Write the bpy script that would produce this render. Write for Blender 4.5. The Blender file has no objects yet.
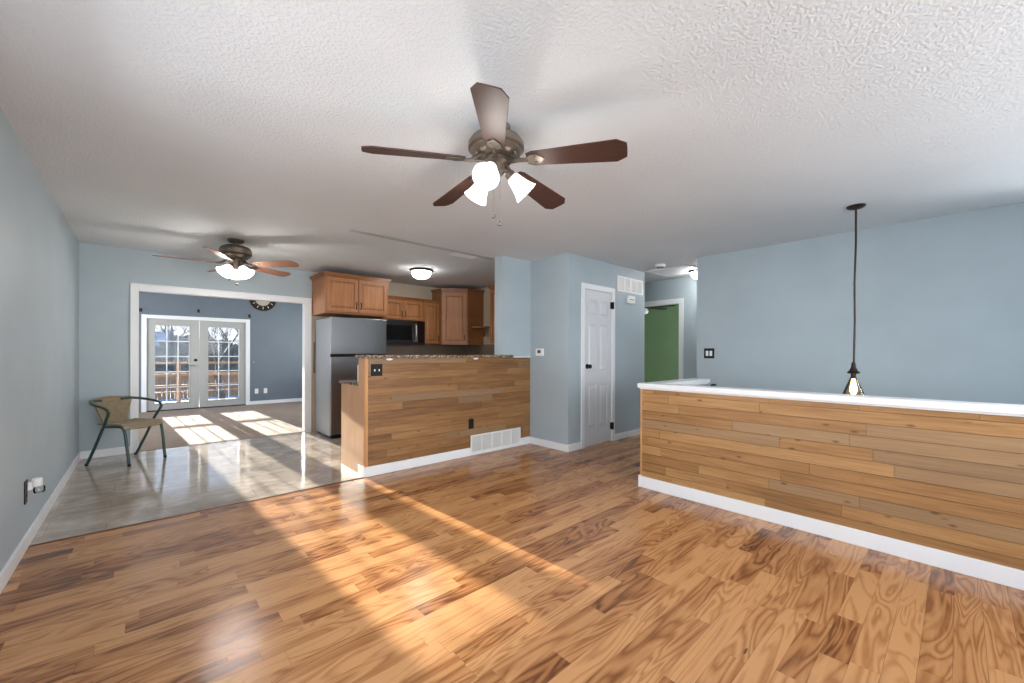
import bpy, bmesh, math, random
from mathutils import Vector, Matrix
R = math.radians
PI = math.pi
random.seed(7)
sc = bpy.context.scene
col = sc.collection

# ------------------------------------------------------------------ camera
H = 1.205
YAW, ROLL, FPX = 0.7358, 0.002526, 406.5
f0 = Vector((math.sin(YAW), math.cos(YAW), 0)); r0 = Vector((math.cos(YAW), -math.sin(YAW), 0)); u0 = Vector((0, 0, 1))
r3 = r0*math.cos(ROLL) + u0*math.sin(ROLL); u3 = -r0*math.sin(ROLL) + u0*math.cos(ROLL)
cam = bpy.data.cameras.new('camera'); camo = bpy.data.objects.new('camera', cam); col.objects.link(camo)
M4 = Matrix((r3, u3, -f0)).transposed().to_4x4(); M4.translation = (0, 0, H)
camo.matrix_world = M4
cam.sensor_width = 36; cam.lens = FPX/1024*36; cam.shift_y = 11.91/1024; cam.clip_start = 0.02
sc.camera = camo

# ------------------------------------------------------------------ world, sun, window daylight and added fill, exposure
wd = bpy.data.worlds.new('sky'); sc.world = wd; wd.use_nodes = True
nt = wd.node_tree; nt.nodes.clear()
wo = nt.nodes.new('ShaderNodeOutputWorld'); bg = nt.nodes.new('ShaderNodeBackground')
tc = nt.nodes.new('ShaderNodeTexCoord'); sx = nt.nodes.new('ShaderNodeSeparateXYZ'); cr = nt.nodes.new('ShaderNodeValToRGB')
nt.links.new(tc.outputs['Generated'], sx.inputs[0]); nt.links.new(sx.outputs['Z'], cr.inputs[0]); nt.links.new(cr.outputs[0], bg.inputs[0]); nt.links.new(bg.outputs[0], wo.inputs[0])
cr.color_ramp.elements[0].color = (0.90, 0.93, 0.97, 1); cr.color_ramp.elements[1].position = 0.5; cr.color_ramp.elements[1].color = (0.30, 0.52, 0.90, 1)
bg.inputs[1].default_value = 1.1

def look(o, d): o.rotation_euler = Vector(d).to_track_quat('-Z', 'Y').to_euler()
sun = bpy.data.lights.new('sun', 'SUN'); so = bpy.data.objects.new('sun', sun); col.objects.link(so)
sun.energy = 18.5; sun.angle = R(0.55); sun.color = (1.0, 0.92, 0.80); so.location = (-1, 20, 6); look(so, (0.065, -1, -0.182))

def area(name, loc, d, w, h, e, c=(1, 1, 1), portal=False):
    l = bpy.data.lights.new(name, 'AREA'); o = bpy.data.objects.new(name, l); col.objects.link(o)
    l.shape = 'RECTANGLE'; l.size = w; l.size_y = h; l.energy = e; l.color = c; o.location = loc; look(o, d)
    if portal: l.cycles.is_portal = True
    return o
area('added_rear_fill', (1.5, -3.3, 1.75), (0, 1, -0.08), 4.6, 2.2, 235, (0.96, 0.98, 1.0))  # added fill through an invented window behind the camera
area('added_stair_fill', (6.6, -1.35, 1.75), (-1, 0.2, -0.1), 2.0, 2.0, 235, (0.96, 0.98, 1.0))  # added fill from the stair side to brighten the left wall
area('daylight_left_window', (-1.9, 1.55, 1.7), (1, 0.05, -0.08), 2.8, 2.0, 108, (0.96, 0.98, 1.0))
area('added_far_room_fill', (-1.72, 8.9, 1.5), (1, 0, -0.05), 2.4, 1.3, 62, (0.94, 0.97, 1.0))  # added fill, unseen source, lifts the far room
area('added_far_room_fill', (3.78, 9.3, 1.5), (-1, 0.1, -0.05), 2.0, 1.2, 30, (0.94, 0.97, 1.0))  # second added far room fill, from the right side
area('added_green_room_fill', (8.2, 1.42, 1.4), (0, 1, 0), 1.6, 1.3, 60, (0.96, 0.98, 1.0))  # added fill to brighten the green room, source unseen
area('portal', (0.87, 11.12, 1.0), (0, -1, 0), 1.9, 2.0, 1, portal=True)
vs = sc.view_settings; vs.view_transform = 'Standard'; vs.look = 'None'; vs.gamma = 1; vs.use_curve_mapping = False
vs.exposure = 0.68

# ------------------------------------------------------------------ material helpers
class NT:
    def __init__(s, name):
        s.m = bpy.data.materials.new(name); s.m.use_nodes = True; s.t = s.m.node_tree; s.t.nodes.clear()
        s.out = s.n('ShaderNodeOutputMaterial'); s.b = s.n('ShaderNodeBsdfPrincipled'); s.l(s.b.outputs[0], s.out.inputs[0])
    def n(s, t, **k):
        x = s.t.nodes.new(t)
        for a, b in k.items(): setattr(x, a, b)
        return x
    def l(s, a, b): s.t.links.new(a, b)
    def coord(s, kind='Object', scale=(1, 1, 1), loc=(0, 0, 0), rot=(0, 0, 0)):
        c = s.n('ShaderNodeTexCoord'); mp = s.n('ShaderNodeMapping'); s.l(c.outputs[kind], mp.inputs[0])
        mp.inputs['Scale'].default_value = scale; mp.inputs['Location'].default_value = loc; mp.inputs['Rotation'].default_value = rot
        return mp.outputs[0]
    def noise(s, v, sc, det=4, rough=.5, dist=0):
        x = s.n('ShaderNodeTexNoise'); x.inputs['Scale'].default_value = sc; x.inputs['Detail'].default_value = det
        x.inputs['Roughness'].default_value = rough; x.inputs['Distortion'].default_value = dist
        if v is not None: s.l(v, x.inputs['Vector'])
        return x.outputs[0]
    def ramp(s, f, stops):
        x = s.n('ShaderNodeValToRGB'); e = x.color_ramp.elements
        while len(e) < len(stops): e.new(.5)
        for i, (p, c) in enumerate(stops): e[i].position = p; e[i].color = (*c, 1) if len(c) == 3 else c
        s.l(f, x.inputs[0]); return x.outputs[0]
    def math(s, op, a, b=None, c=None):
        x = s.n('ShaderNodeMath', operation=op)
        for i, v in enumerate((a, b, c)):
            if v is None: continue
            if isinstance(v, (int, float)): x.inputs[i].default_value = v
            else: s.l(v, x.inputs[i])
        return x.outputs[0]
    def mix(s, f, a, b, mode='MIX'):
        x = s.n('ShaderNodeMix', data_type='RGBA', blend_type=mode)
        for i, v in ((0, f), (6, a), (7, b)):
            if isinstance(v, (int, float)): x.inputs[i].default_value = v
            elif isinstance(v, tuple): x.inputs[i].default_value = (*v, 1)
            else: s.l(v, x.inputs[i])
        return x.outputs[2]
    def bump(s, h, st=.3, d=.01):
        x = s.n('ShaderNodeBump'); x.inputs['Strength'].default_value = st; x.inputs['Distance'].default_value = d
        s.l(h, x.inputs['Height']); s.l(x.outputs[0], s.b.inputs['Normal'])
    def set(s, **k):
        for a, v in k.items():
            i = s.b.inputs[a.replace('_', ' ')]
            if isinstance(v, (int, float)): i.default_value = v
            elif isinstance(v, tuple): i.default_value = (*v, 1)
            else: s.l(v, i)
        return s

def paint(name, c, rough=.55, bs=60, st=.08, var=.04, metal=0):
    m = NT(name); v = m.coord()
    n = m.noise(v, 2.5, 3)
    k = 1+var; d = 1-var
    m.set(Base_Color=m.ramp(n, [(.3, tuple(x*d for x in c)), (.7, tuple(min(1, x*k) for x in c))]), Roughness=rough, Metallic=metal)
    if st: m.bump(m.noise(v, bs, 4), st, .004)
    return m.m
M = {}
M['wall'] = paint('blue_wall_paint', (.38, .452, .492), .5, 70, .12)
M['stairwall'] = M['wall']
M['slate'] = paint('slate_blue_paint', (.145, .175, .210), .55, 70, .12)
M['green'] = paint('green_wall_paint', (.165, .255, .135), .55)
M['beige'] = paint('beige_wall_paint', (.50, .42, .32), .55)
M['trim'] = paint('white_trim_paint', (.78, .80, .82), .35, 30, .02, .02)
M['door'] = paint('white_door_paint', (.66, .68, .71), .4, 30, .02, .02)
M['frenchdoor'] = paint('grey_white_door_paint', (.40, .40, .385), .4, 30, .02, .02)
M['white'] = paint('white_plastic', (.80, .80, .79), .35, 30, .0, .02)
M['black'] = paint('black_plastic', (.012, .012, .013), .5, 30, 0, .05)
M['hinge'] = paint('matte_black_hinge', (.010, .010, .010), .9, 30, 0, .05); M['black'].node_tree.nodes['Principled BSDF'].inputs['Specular IOR Level'].default_value = .2; M['hinge'].node_tree.nodes['Principled BSDF'].inputs['Specular IOR Level'].default_value = .15
M['splash'] = paint('brown_backsplash', (.21, .165, .125), .5, 20, 0, .15)
M['darkhole'] = paint('grille_recess', (.06, .06, .065), .8, 30, 0)
M['bronze'] = paint('dark_bronze', (.035, .022, .016), .4, 40, .1, .2, .6)
M['pewter'] = paint('aged_pewter', (.16, .13, .105), .42, 60, .25, .35, .75)
M['chrome'] = paint('brushed_nickel', (.55, .52, .48), .28, 60, 0, .1, 1.0)
M['greenmetal'] = paint('dark_green_enamel', (.018, .055, .050), .35, 60, 0, .1)
M['nail'] = paint('steel_hook', (.02, .02, .02), .4, 60, 0, .1, .6)

m = NT('textured_ceiling_paint'); v = m.coord()
a = m.noise(v, 70, 3, .55); b = m.noise(v, 1.1, 3)
vo = m.n('ShaderNodeTexVoronoi'); vo.inputs['Scale'].default_value = 55; m.l(v, vo.inputs['Vector'])
hh = m.math('ADD', m.math('MULTIPLY', m.ramp(a, [(.45, (0, 0, 0)), (.6, (1, 1, 1))]), .8), m.math('MULTIPLY', vo.outputs[0], .5))
m.set(Base_Color=m.ramp(b, [(.3, (.66, .69, .72)), (.7, (.71, .74, .77))]), Roughness=.85); m.bump(hh, .42, .006); M['ceil'] = m.m

M['strip'] = paint('grey_patch_strip', (.50, .51, .53), .7, 60, .1)
# laminate floor: one strip per face, attribute "rnd" picks its tone and grain offset
m = NT('laminate_floor'); c = m.n('ShaderNodeTexCoord')
at = m.n('ShaderNodeAttribute', attribute_name='rnd'); rnd = at.outputs['Fac']
off = m.n('ShaderNodeCombineXYZ'); m.l(m.math('MULTIPLY', rnd, 37.), off.inputs[0]); m.l(m.math('MULTIPLY', rnd, 91.), off.inputs[1]); m.l(m.math('MULTIPLY', rnd, 13.), off.inputs[2])
ad = m.n('ShaderNodeVectorMath', operation='ADD'); m.l(c.outputs['Object'], ad.inputs[0]); m.l(off.outputs[0], ad.inputs[1])
def sca(vec, s3):
    x = m.n('ShaderNodeVectorMath', operation='MULTIPLY'); m.l(vec, x.inputs[0]); x.inputs[1].default_value = s3; return x.outputs[0]
fld = m.noise(sca(ad.outputs[0], (.95, 6.0, 1)), 1.0, 2.0, .45, 1.0)
rings = m.math('SINE', m.math('MULTIPLY', fld, 72.))
rings = m.math('POWER', m.math('MULTIPLY_ADD', rings, .5, .5), .6)
fine = m.noise(sca(ad.outputs[0], (7, 75, 1)), 1.0, 3, .6)
big = m.noise(sca(ad.outputs[0], (1.3, 4, 1)), 1.5, 3, .6)
tone = m.math('ADD', m.math('MULTIPLY', m.math('FRACT', m.math('MULTIPLY', rnd, 7.31)), .46), m.math('ADD', m.math('MULTIPLY', rings, .27), m.math('ADD', m.math('MULTIPLY', fine, .24), m.math('MULTIPLY', big, .50))))
base = m.ramp(tone, [(.30, (.075, .026, .010)), (.46, (.175, .062, .020)), (.66, (.335, .142, .050)), (.95, (.52, .262, .108))])
kn = m.noise(sca(ad.outputs[0], (7, 22, 1)), 1.0, 2)
base = m.mix(m.ramp(kn, [(.77, (0, 0, 0)), (.82, (.8, .8, .8))]), base, (.07, .025, .01))
m.set(Base_Color=base, Roughness=m.ramp(fine, [(0, (.17, .17, .17)), (1, (.28, .28, .28))])); m.b.inputs['Specular IOR Level'].default_value = .45
m.bump(m.noise(sca(ad.outputs[0], (3, 60, 1)), 1.0, 2), .04, .002); M['floor'] = m.m

# knotty board cladding
def board_mat(name, along, c1, c2, c3):
    m = NT(name); c = m.n('ShaderNodeTexCoord'); at = m.n('ShaderNodeAttribute', attribute_name='rnd'); rnd = at.outputs['Fac']
    off = m.n('ShaderNodeCombineXYZ')
    for i, k in enumerate((37., 91., 13.)): m.l(m.math('MULTIPLY', rnd, k), off.inputs[i])
    ad = m.n('ShaderNodeVectorMath', operation='ADD'); m.l(c.outputs['Object'], ad.inputs[0]); m.l(off.outputs[0], ad.inputs[1])
    def sc3(s3):
        x = m.n('ShaderNodeVectorMath', operation='MULTIPLY'); m.l(ad.outputs[0], x.inputs[0]); x.inputs[1].default_value = s3; return x.outputs[0]
    A = lambda a, b: (a, b, b) if along == 'x' else (b, a, b)
    g = m.noise(sc3(A(3, 70)), 1, 4, .6, .4); big = m.noise(sc3(A(1.2, 5)), 1, 3)
    tone = m.math('ADD', m.math('MULTIPLY', m.math('FRACT', m.math('MULTIPLY', rnd, 5.7)), .20), m.math('ADD', m.math('MULTIPLY', g, .60), m.math('MULTIPLY', big, .42)))
    base = m.ramp(tone, [(.35, c1), (.60, c2), (.85, c3)])
    grey = m.math('GREATER_THAN', m.math('FRACT', m.math('MULTIPLY', rnd, 17.3)), .78)
    base = m.mix(m.math('MULTIPLY', grey, .45), base, tuple(x*.9 for x in (.26, .19, .12)))
    vo = m.n('ShaderNodeTexVoronoi'); vo.inputs['Scale'].default_value = 1; m.l(sc3(A(5.0, 13.)), vo.inputs['Vector'])
    base = m.mix(m.ramp(vo.outputs['Distance'], [(.05, (.85, .85, .85)), (.14, (0, 0, 0))]), base, (.10, .04, .015))
    m.set(Base_Color=base, Roughness=.5); m.bump(g, .15, .003); return m.m
M['boardY'] = board_mat('knotty_pine_boards', 'y', (.17, .078, .024), (.325, .165, .058), (.47, .27, .108))
M['boardX'] = board_mat('aged_pine_boards', 'x', (.10, .043, .013), (.235, .112, .038), (.37, .20, .078))
def wood(name, c1, c2, axis, rough=.35, sc=1):
    m = NT(name); s = {'x': (2, 30, 30), 'y': (30, 2, 30), 'z': (30, 30, 2)}[axis]
    v = m.coord(scale=tuple(q*sc for q in s)); n = m.noise(v, 1, 4, .6, .5)
    v2 = m.coord(); b = m.noise(v2, 3, 3)
    t = m.math('ADD', m.math('MULTIPLY', n, .6), m.math('MULTIPLY', b, .5))
    m.set(Base_Color=m.ramp(t, [(.3, c1), (.8, c2)]), Roughness=rough); m.bump(n, .05, .002); return m.m
M['cab'] = wood('cabinet_maple', (.29, .108, .036), (.50, .225, .085), 'z', .48)
M['cabdark'] = wood('cabinet_maple_crown', (.20, .070, .022), (.38, .155, .056), 'x', .33)
M['cabglaze'] = wood('cabinet_glaze_groove', (.10, .035, .012), (.16, .06, .022), 'z', .4)
M['endwood'] = wood('light_oak_panel', (.46, .235, .11), (.62, .36, .18), 'z', .4)
M['endpost'] = wood('orange_pine_trim', (.45, .21, .07), (.62, .33, .13), 'z', .4)
M['blade'] = wood('dark_walnut_blade', (.032, .012, .008), (.070, .027, .018), 'x', .55)
M['blade2'] = wood('cherry_blade', (.21, .09, .05), (.34, .155, .09), 'x', .4)
M['blackblade'] = paint('black_blade', (.02, .02, .02), .4, 30, 0)
M['deck'] = wood('weathered_deck_wood', (.28, .15, .075), (.48, .29, .16), 'x', .7)
M['bark'] = paint('pale_bark', (.13, .115, .10), .8, 20, .3, .3)
M['shed'] = paint('tan_siding', (.42, .36, .30), .7)
M['roof'] = paint('grey_shingles', (.35, .36, .39), .8)
M['snow'] = paint('pale_snowy_ground', (.30, .36, .46), .9, 4, .3, .12)
M['evergreen'] = paint('grey_green_hedge', (.20, .20, .17), .9, 12, .8, .3)

m = NT('grey_kitchen_tile')
v = m.coord(); n1 = m.noise(v, 3.2, 7, .68, .5); n2 = m.noise(m.coord(scale=(2, 4, 1)), 3.5, 5, .65)
br = m.n('ShaderNodeTexBrick'); br.offset = .5; m.l(m.coord(loc=(.19, .18, 0)), br.inputs['Vector'])
br.inputs['Scale'].default_value = 1; br.inputs['Brick Width'].default_value = .60; br.inputs['Row Height'].default_value = .30
br.inputs['Mortar Size'].default_value = .0022; br.inputs['Mortar Smooth'].default_value = .2
br.inputs['Color1'].default_value = (.88, .88, .88, 1); br.inputs['Color2'].default_value = (1, 1, 1, 1); br.inputs['Mortar'].default_value = (.62, .60, .58, 1)
cc = m.ramp(m.math('ADD', m.math('MULTIPLY', n1, .6), m.math('MULTIPLY', n2, .4)), [(.30, (.28, .22, .17)), (.50, (.42, .355, .295)), (.66, (.60, .54, .47))])
m.set(Base_Color=m.mix(1.0, cc, br.outputs[0], 'MULTIPLY'), Roughness=m.ramp(n1, [(.3, (.06, .06, .06)), (.7, (.14, .14, .14))])); m.b.inputs['Specular IOR Level'].default_value = .8
m.bump(m.noise(v, 5, 2), .03, .004); M['tile'] = m.m

m = NT('ribbed_beige_carpet'); v = m.coord()
w = m.noise(m.coord(scale=(4, 26, 1)), 1, 4, .7); n = m.noise(v, 160, 3)
m.set(Base_Color=m.ramp(m.math('ADD', m.math('MULTIPLY', w, .6), m.math('MULTIPLY', n, .4)), [(.35, (.20, .145, .105)), (.65, (.36, .275, .21))]), Roughness=.95); m.bump(n, .6, .01); M['carpet'] = m.m

m = NT('speckled_granite'); v = m.coord()
vo = m.n('ShaderNodeTexVoronoi'); vo.inputs['Scale'].default_value = 75; m.l(v, vo.inputs['Vector'])
sp = m.n('ShaderNodeSeparateColor'); m.l(vo.outputs['Color'], sp.inputs[0])
m.set(Base_Color=m.ramp(sp.outputs[0], [(.0, (.03, .018, .012)), (.35, (.13, .07, .04)), (.70, (.27, .17, .11)), (.97, (.50, .40, .30))]), Roughness=.15); M['granite'] = m.m

def steel(name, c, r, axis='z', metal=1):
    m = NT(name); s = (4, 300, 300) if axis == 'x' else (300, 300, 3)
    n = m.noise(m.coord(scale=s), 1, 2)
    m.set(Base_Color=c, Metallic=metal, Roughness=m.ramp(n, [(0, (r*.8,)*3), (1, (r*1.25,)*3)])); m.bump(n, .03, .001); return m.m
M['steel'] = steel('brushed_stainless', (.24, .245, .255), .34)
M['steelside'] = paint('grey_appliance_side', (.33, .345, .36), .35, 200, .1, .02, .5)
M['blacksteel'] = steel('black_stainless', (.12, .125, .14), .28, 'x')
M['mwglass'] = paint('microwave_glass', (.006, .006, .007), .08, 30, 0, 0)
def emis(name, c, s, base=(.8, .8, .8)):
    m = NT(name); m.set(Base_Color=base, Roughness=.3, Emission_Color=c, Emission_Strength=s); return m.m
M['shade'] = emis('lit_frosted_glass', (1, .95, .88), 1.2)
M['shade2'] = emis('lit_tulip_glass', (1, .94, .86), 1.2)
M['dome'] = emis('lit_kitchen_dome', (1, .97, .93), 14.0)
M['halldome'] = emis('lit_hall_dome', (1, .98, .95), 32.0)
M['litbulb'] = emis('lit_bulb_glass', (1, .95, .88), 6.0)
M['fil'] = emis('warm_bulb', (1, .84, .62), 9.0)
M['dimglass'] = emis('unlit_frosted_glass', (1, 1, 1), .0, (.7, .72, .72))
def glass(name, tint, refl, rough=.02, al=1.0):
    m = NT(name); t = m.n('ShaderNodeBsdfTransparent'); g = m.n('ShaderNodeBsdfGlossy'); x = m.n('ShaderNodeMixShader'); fr = m.n('ShaderNodeFresnel')
    fr.inputs[0].default_value = 1.45; t.inputs[0].default_value = (*tint, 1); g.inputs['Roughness'].default_value = rough
    m.l(m.math('MULTIPLY', fr.outputs[0], refl), x.inputs[0]); m.l(t.outputs[0], x.inputs[1]); m.l(g.outputs[0], x.inputs[2]); m.l(x.outputs[0], m.out.inputs[0]); return m.m
M['glass'] = glass('clear_pane', (.95, .97, .98), .25)
M['amber'] = glass('amber_glass', (.99, .87, .70), .9)
M['clear'] = glass('clear_glass', (.93, .95, .96), 1.2)

m = NT('woven_rattan'); v = m.coord()
w1 = m.n('ShaderNodeTexWave'); w1.inputs['Scale'].default_value = 75; m.l(v, w1.inputs['Vector'])
w2 = m.n('ShaderNodeTexWave', bands_direction='Z'); w2.inputs['Scale'].default_value = 75; m.l(v, w2.inputs['Vector'])
h2 = m.math('MULTIPLY', w1.outputs[1], w2.outputs[1]); n = m.noise(v, 30, 3)
m.set(Base_Color=m.ramp(m.math('ADD', m.math('MULTIPLY', h2, .5), m.math('MULTIPLY', n, .5)), [(.2, (.20, .15, .085)), (.7, (.38, .31, .20))]), Roughness=.6); m.bump(h2, .5, .004); M['rattan'] = m.m

# ------------------------------------------------------------------ geometry helpers
def tag(o, label=None, cat=None, group=None, kind=None):
    if label: o['label'] = label
    if cat: o['category'] = cat
    if group: o['group'] = group
    if kind: o['kind'] = kind
    return o
def empty(name, loc, rz=0, label=None, cat=None, group=None):
    o = bpy.data.objects.new(name, None); col.objects.link(o); o.location = loc; o.rotation_euler = (0, 0, rz); o.empty_display_size = .1
    return tag(o, label, cat, group)
class MB:
    def __init__(s): s.bm = bmesh.new(); s.fa = []
    def box(s, a, b, mat=None):
        x0, y0, z0 = a; x1, y1, z1 = b
        if x0 > x1: x0, x1 = x1, x0
        if y0 > y1: y0, y1 = y1, y0
        if z0 > z1: z0, z1 = z1, z0
        vs_ = [(x0, y0, z0), (x1, y0, z0), (x1, y1, z0), (x0, y1, z0), (x0, y0, z1), (x1, y0, z1), (x1, y1, z1), (x0, y1, z1)]
        if mat is not None: vs_ = [mat @ Vector(q) for q in vs_]
        vv = [s.bm.verts.new(q) for q in vs_]
        for f in ((0, 3, 2, 1), (4, 5, 6, 7), (0, 1, 5, 4), (1, 2, 6, 5), (2, 3, 7, 6), (3, 0, 4, 7)): s.bm.faces.new([vv[i] for i in f])
        return vv
    def prism(s, pts, z0, z1, mat=None):
        A = [Vector((x, y, z0)) for x, y in pts]; B = [Vector((x, y, z1)) for x, y in pts]
        if mat is not None: A = [mat @ q for q in A]; B = [mat @ q for q in B]
        A = [s.bm.verts.new(q) for q in A]; B = [s.bm.verts.new(q) for q in B]; n = len(pts)
        s.bm.faces.new(A[::-1]); s.bm.faces.new(B)
        for i in range(n): s.bm.faces.new((A[i], A[(i+1) % n], B[(i+1) % n], B[i]))
    def lathe(s, prof, seg=24, mat=None, closed=False):
        rings = []
        for (r, z) in prof:
            ring = []
            for i in range(seg):
                a = 2*PI*i/seg; q = Vector((r*math.cos(a), r*math.sin(a), z))
                ring.append(s.bm.verts.new(mat @ q if mat is not None else q))
            rings.append(ring)
        for k in range(len(rings)-1):
            for i in range(seg):
                j = (i+1) % seg
                s.bm.faces.new((rings[k][i], rings[k][j], rings[k+1][j], rings[k+1][i]))
        if closed: s.bm.faces.new(rings[0][::-1]); s.bm.faces.new(rings[-1])
    def tube(s, pts, rad, seg=10, cap=True):
        pts = [Vector(p) for p in pts]; n = len(pts)
        rr = rad if isinstance(rad, (list, tuple)) else [rad]*n
        rings = []; up = None
        for i, p in enumerate(pts):
            d = (pts[min(i+1, n-1)]-pts[max(i-1, 0)]).normalized()
            if up is None: up = Vector((0, 0, 1)) if abs(d.z) < .9 else Vector((1, 0, 0))
            up = (up - d*up.dot(d)).normalized(); sd = d.cross(up)
            rings.append([s.bm.verts.new(p+(up*math.cos(2*PI*k/seg)+sd*math.sin(2*PI*k/seg))*rr[i]) for k in range(seg)])
        for a, b in zip(rings, rings[1:]):
            for k in range(seg): s.bm.faces.new((a[k], a[(k+1) % seg], b[(k+1) % seg], b[k]))
        if cap: s.bm.faces.new(rings[0][::-1]); s.bm.faces.new(rings[-1])
    def grid(s, fn, nu, nv, th):
        # sheet with thickness: fn(u,v)->Vector
        P = [[Vector(fn(i/nu, j/nv)) for j in range(nv+1)] for i in range(nu+1)]
        def nrm(i, j):
            a = P[min(i+1, nu)][j]-P[max(i-1, 0)][j]; b = P[i][min(j+1, nv)]-P[i][max(j-1, 0)]
            return a.cross(b).normalized()
        T = [[s.bm.verts.new(P[i][j]+nrm(i, j)*th/2) for j in range(nv+1)] for i in range(nu+1)]
        B = [[s.bm.verts.new(P[i][j]-nrm(i, j)*th/2) for j in range(nv+1)] for i in range(nu+1)]
        for i in range(nu):
            for j in range(nv):
                s.bm.faces.new((T[i][j], T[i+1][j], T[i+1][j+1], T[i][j+1])); s.bm.faces.new((B[i][j], B[i][j+1], B[i+1][j+1], B[i+1][j]))
        for i in range(nu):
            s.bm.faces.new((T[i][0], B[i][0], B[i+1][0], T[i+1][0])); s.bm.faces.new((T[i][nv], T[i+1][nv], B[i+1][nv], B[i][nv]))
        for j in range(nv):
            s.bm.faces.new((T[0][j], T[0][j+1], B[0][j+1], B[0][j])); s.bm.faces.new((T[nu][j], B[nu][j], B[nu][j+1], T[nu][j+1]))
    def build(s, name, mat, parent=None, bevel=0, smooth=False, kind=None, label=None, rnd=False, loc=None):
        bmesh.ops.recalc_face_normals(s.bm, faces=s.bm.faces)
        me = bpy.data.meshes.new(name)
        if rnd:
            me_at = s.bm.verts.layers.float.new('rnd'); 
            s.bm.verts.ensure_lookup_table()
            seen = set()
            for v in s.bm.verts:
                if v.index in seen: continue
                st = [v]; val = random.random(); seen.add(v.index)
                while st:
                    q = st.pop(); q[me_at] = val
                    for e in q.link_edges:
                        w = e.other_vert(q)
                        if w.index not in seen: seen.add(w.index); st.append(w)
        s.bm.to_mesh(me); s.bm.free()
        if mat: me.materials.append(M[mat] if isinstance(mat, str) else mat)
        if smooth:
            for p in me.polygons: p.use_smooth = True
            try: me.set_sharp_from_angle(angle=R(38))
            except Exception: pass
        o = bpy.data.objects.new(name, me); col.objects.link(o)
        if parent: o.parent = parent
        if loc: o.location = loc
        if bevel:
            b = o.modifiers.new('bevel', 'BEVEL'); b.width = bevel; b.segments = 2; b.limit_method = 'ANGLE'; b.harden_normals = False
        if kind: o['kind'] = kind
        if label: o['label'] = label
        return o
def box(a, b): q = MB(); q.box(a, b); return q
def st(name, a, b, mat, bevel=0): return box(a, b).build(name, mat, kind='structure', bevel=bevel)
def multi(name, boxes, mat, parent=None, bevel=0, kind=None, label=None):
    q = MB()
    for a, b in boxes: q.box(a, b)
    return q.build(name, mat, parent, bevel=bevel, kind=kind, label=label)
def zmat(d, loc=(0, 0, 0)):
    m = Vector(d).to_track_quat('Z', 'Y').to_matrix().to_4x4(); m.translation = loc; return m
S = 'structure'

# ------------------------------------------------------------------ key dimensions
XL, YB, CZ = -0.54, 6.65, 2.44     # left wall, back wall, ceiling
XH, YH = 3.345, 1.95               # face / end of the stair half wall
YP, XP0, XP1 = 3.885, 1.60, 3.85   # peninsula face, its left end, thermostat wall
XS = 5.27                          # stairwell far wall
XE = 6.46                          # hall end wall
YF = 11.0                          # french door wall

# ------------------------------------------------------------------ floors
def strips(x0, x1, y0, y1, w, q):
    y = y0
    while y < y1-1e-4:
        yy = min(y+w, y1); x = x0 - random.uniform(0, .8)
        while x < x1:
            L = random.choice((.35, .45, .6, .8, 1.1)); a = max(x, x0); b = min(x+L, x1)
            if b-a > .01: q.box((a+.0004, y+.0004, -.012), (b-.0004, yy-.0004, 0))
            x += L
        y = yy
q = MB(); strips(XL, XH+.12, -1.7, YH, .0905, q); strips(XL, 6.5, YH, YP-.005, .0905, q)
strips(5.64, 6.5, YP-.005, 5.6, .0905, q); strips(5.40, 6.5, -.5, YH, .0905, q)
q.build('floor', 'floor', kind=S, rnd=True)
multi('floor_base', [((XL-.2, -1.8, -.1), (XH+.12, YP, -.013)), ((XH+.12, YH-.12, -.1), (6.6, YP, -.013)), ((5.3, -.5, -.1), (6.6, YH, -.013)), ((5.6, YP, -.1), (6.6, 5.6, -.013))], 'cabglaze', kind=S)
st('floor_kitchen', (XL-.1, YP-.004, -.1), (4.85, YB+.045, .002), 'tile')
st('trim_1', (XL, YP-.014, -.01), (XP0-.01, YP+.002, .005), 'cabglaze')
st('floor_carpet', (-1.6, YB+.05, -.1), (3.7, YF+.1, .006), 'carpet')
st('floor_stairwell', (XH+.12, -1.8, -1.5), (XS+.12, YH-.12, -1.4), 'carpet')
st('floor_green_room', (6.55, 1.5, -.1), (9.6, 6.2, 0), 'carpet')

# ------------------------------------------------------------------ ceilings
st('ceiling', (XL-.1, -1.8, CZ), (6.6, YB+.1, CZ+.1), 'ceil')
st('ceiling_far_room', (-1.6, YB+.12, 2.6), (3.7, YF+.2, 2.7), 'ceil')
st('ceiling_green_room', (6.6, 1.5, CZ), (9.7, 6.3, CZ+.1), 'ceil')
st('trim_2', (1.53, 4.06, CZ-.004), (XH+.02, 4.155, CZ), 'strip', .002)

# ------------------------------------------------------------------ walls
WY0, WY1 = .75, 2.55
multi('wall_left', [((XL-.12, -1.8, 0), (XL, WY0, CZ)), ((XL-.12, WY1, 0), (XL, YB, CZ)), ((XL-.12, WY0, 0), (XL, WY1, .85)), ((XL-.12, WY0, 2.15), (XL, WY1, CZ))], 'wall', kind=S)
multi('window_3', [((XL-.1, y, .85), (XL+.02, y+.05, 2.15)) for y in (WY0, 1.625, WY1-.05)]+[((XL-.1, WY0, z), (XL+.02, WY1, z+.05)) for z in (.85, 2.10)], 'trim', kind=S)
# rear wall (behind camera) with unseen windows added to let fill light in
RY = -1.7
multi('wall_rear', [((XL, RY-.12, 0), (-.2, RY, CZ)), ((3.2, RY-.12, -1.4), (5.4, RY, CZ)), ((-.2, RY-.12, 0), (3.2, RY, .65)), ((-.2, RY-.12, 2.2), (3.2, RY, CZ))], 'wall', kind=S)
multi('added_rear_window', [((x, RY-.1, .65), (x+.05, RY+.02, 2.2)) for x in (-.2, .9, 2.05, 3.15)]+[((-.2, RY-.1, z), (3.2, RY+.02, z+.05)) for z in (.65, 2.15)], 'trim', kind=S)
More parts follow.
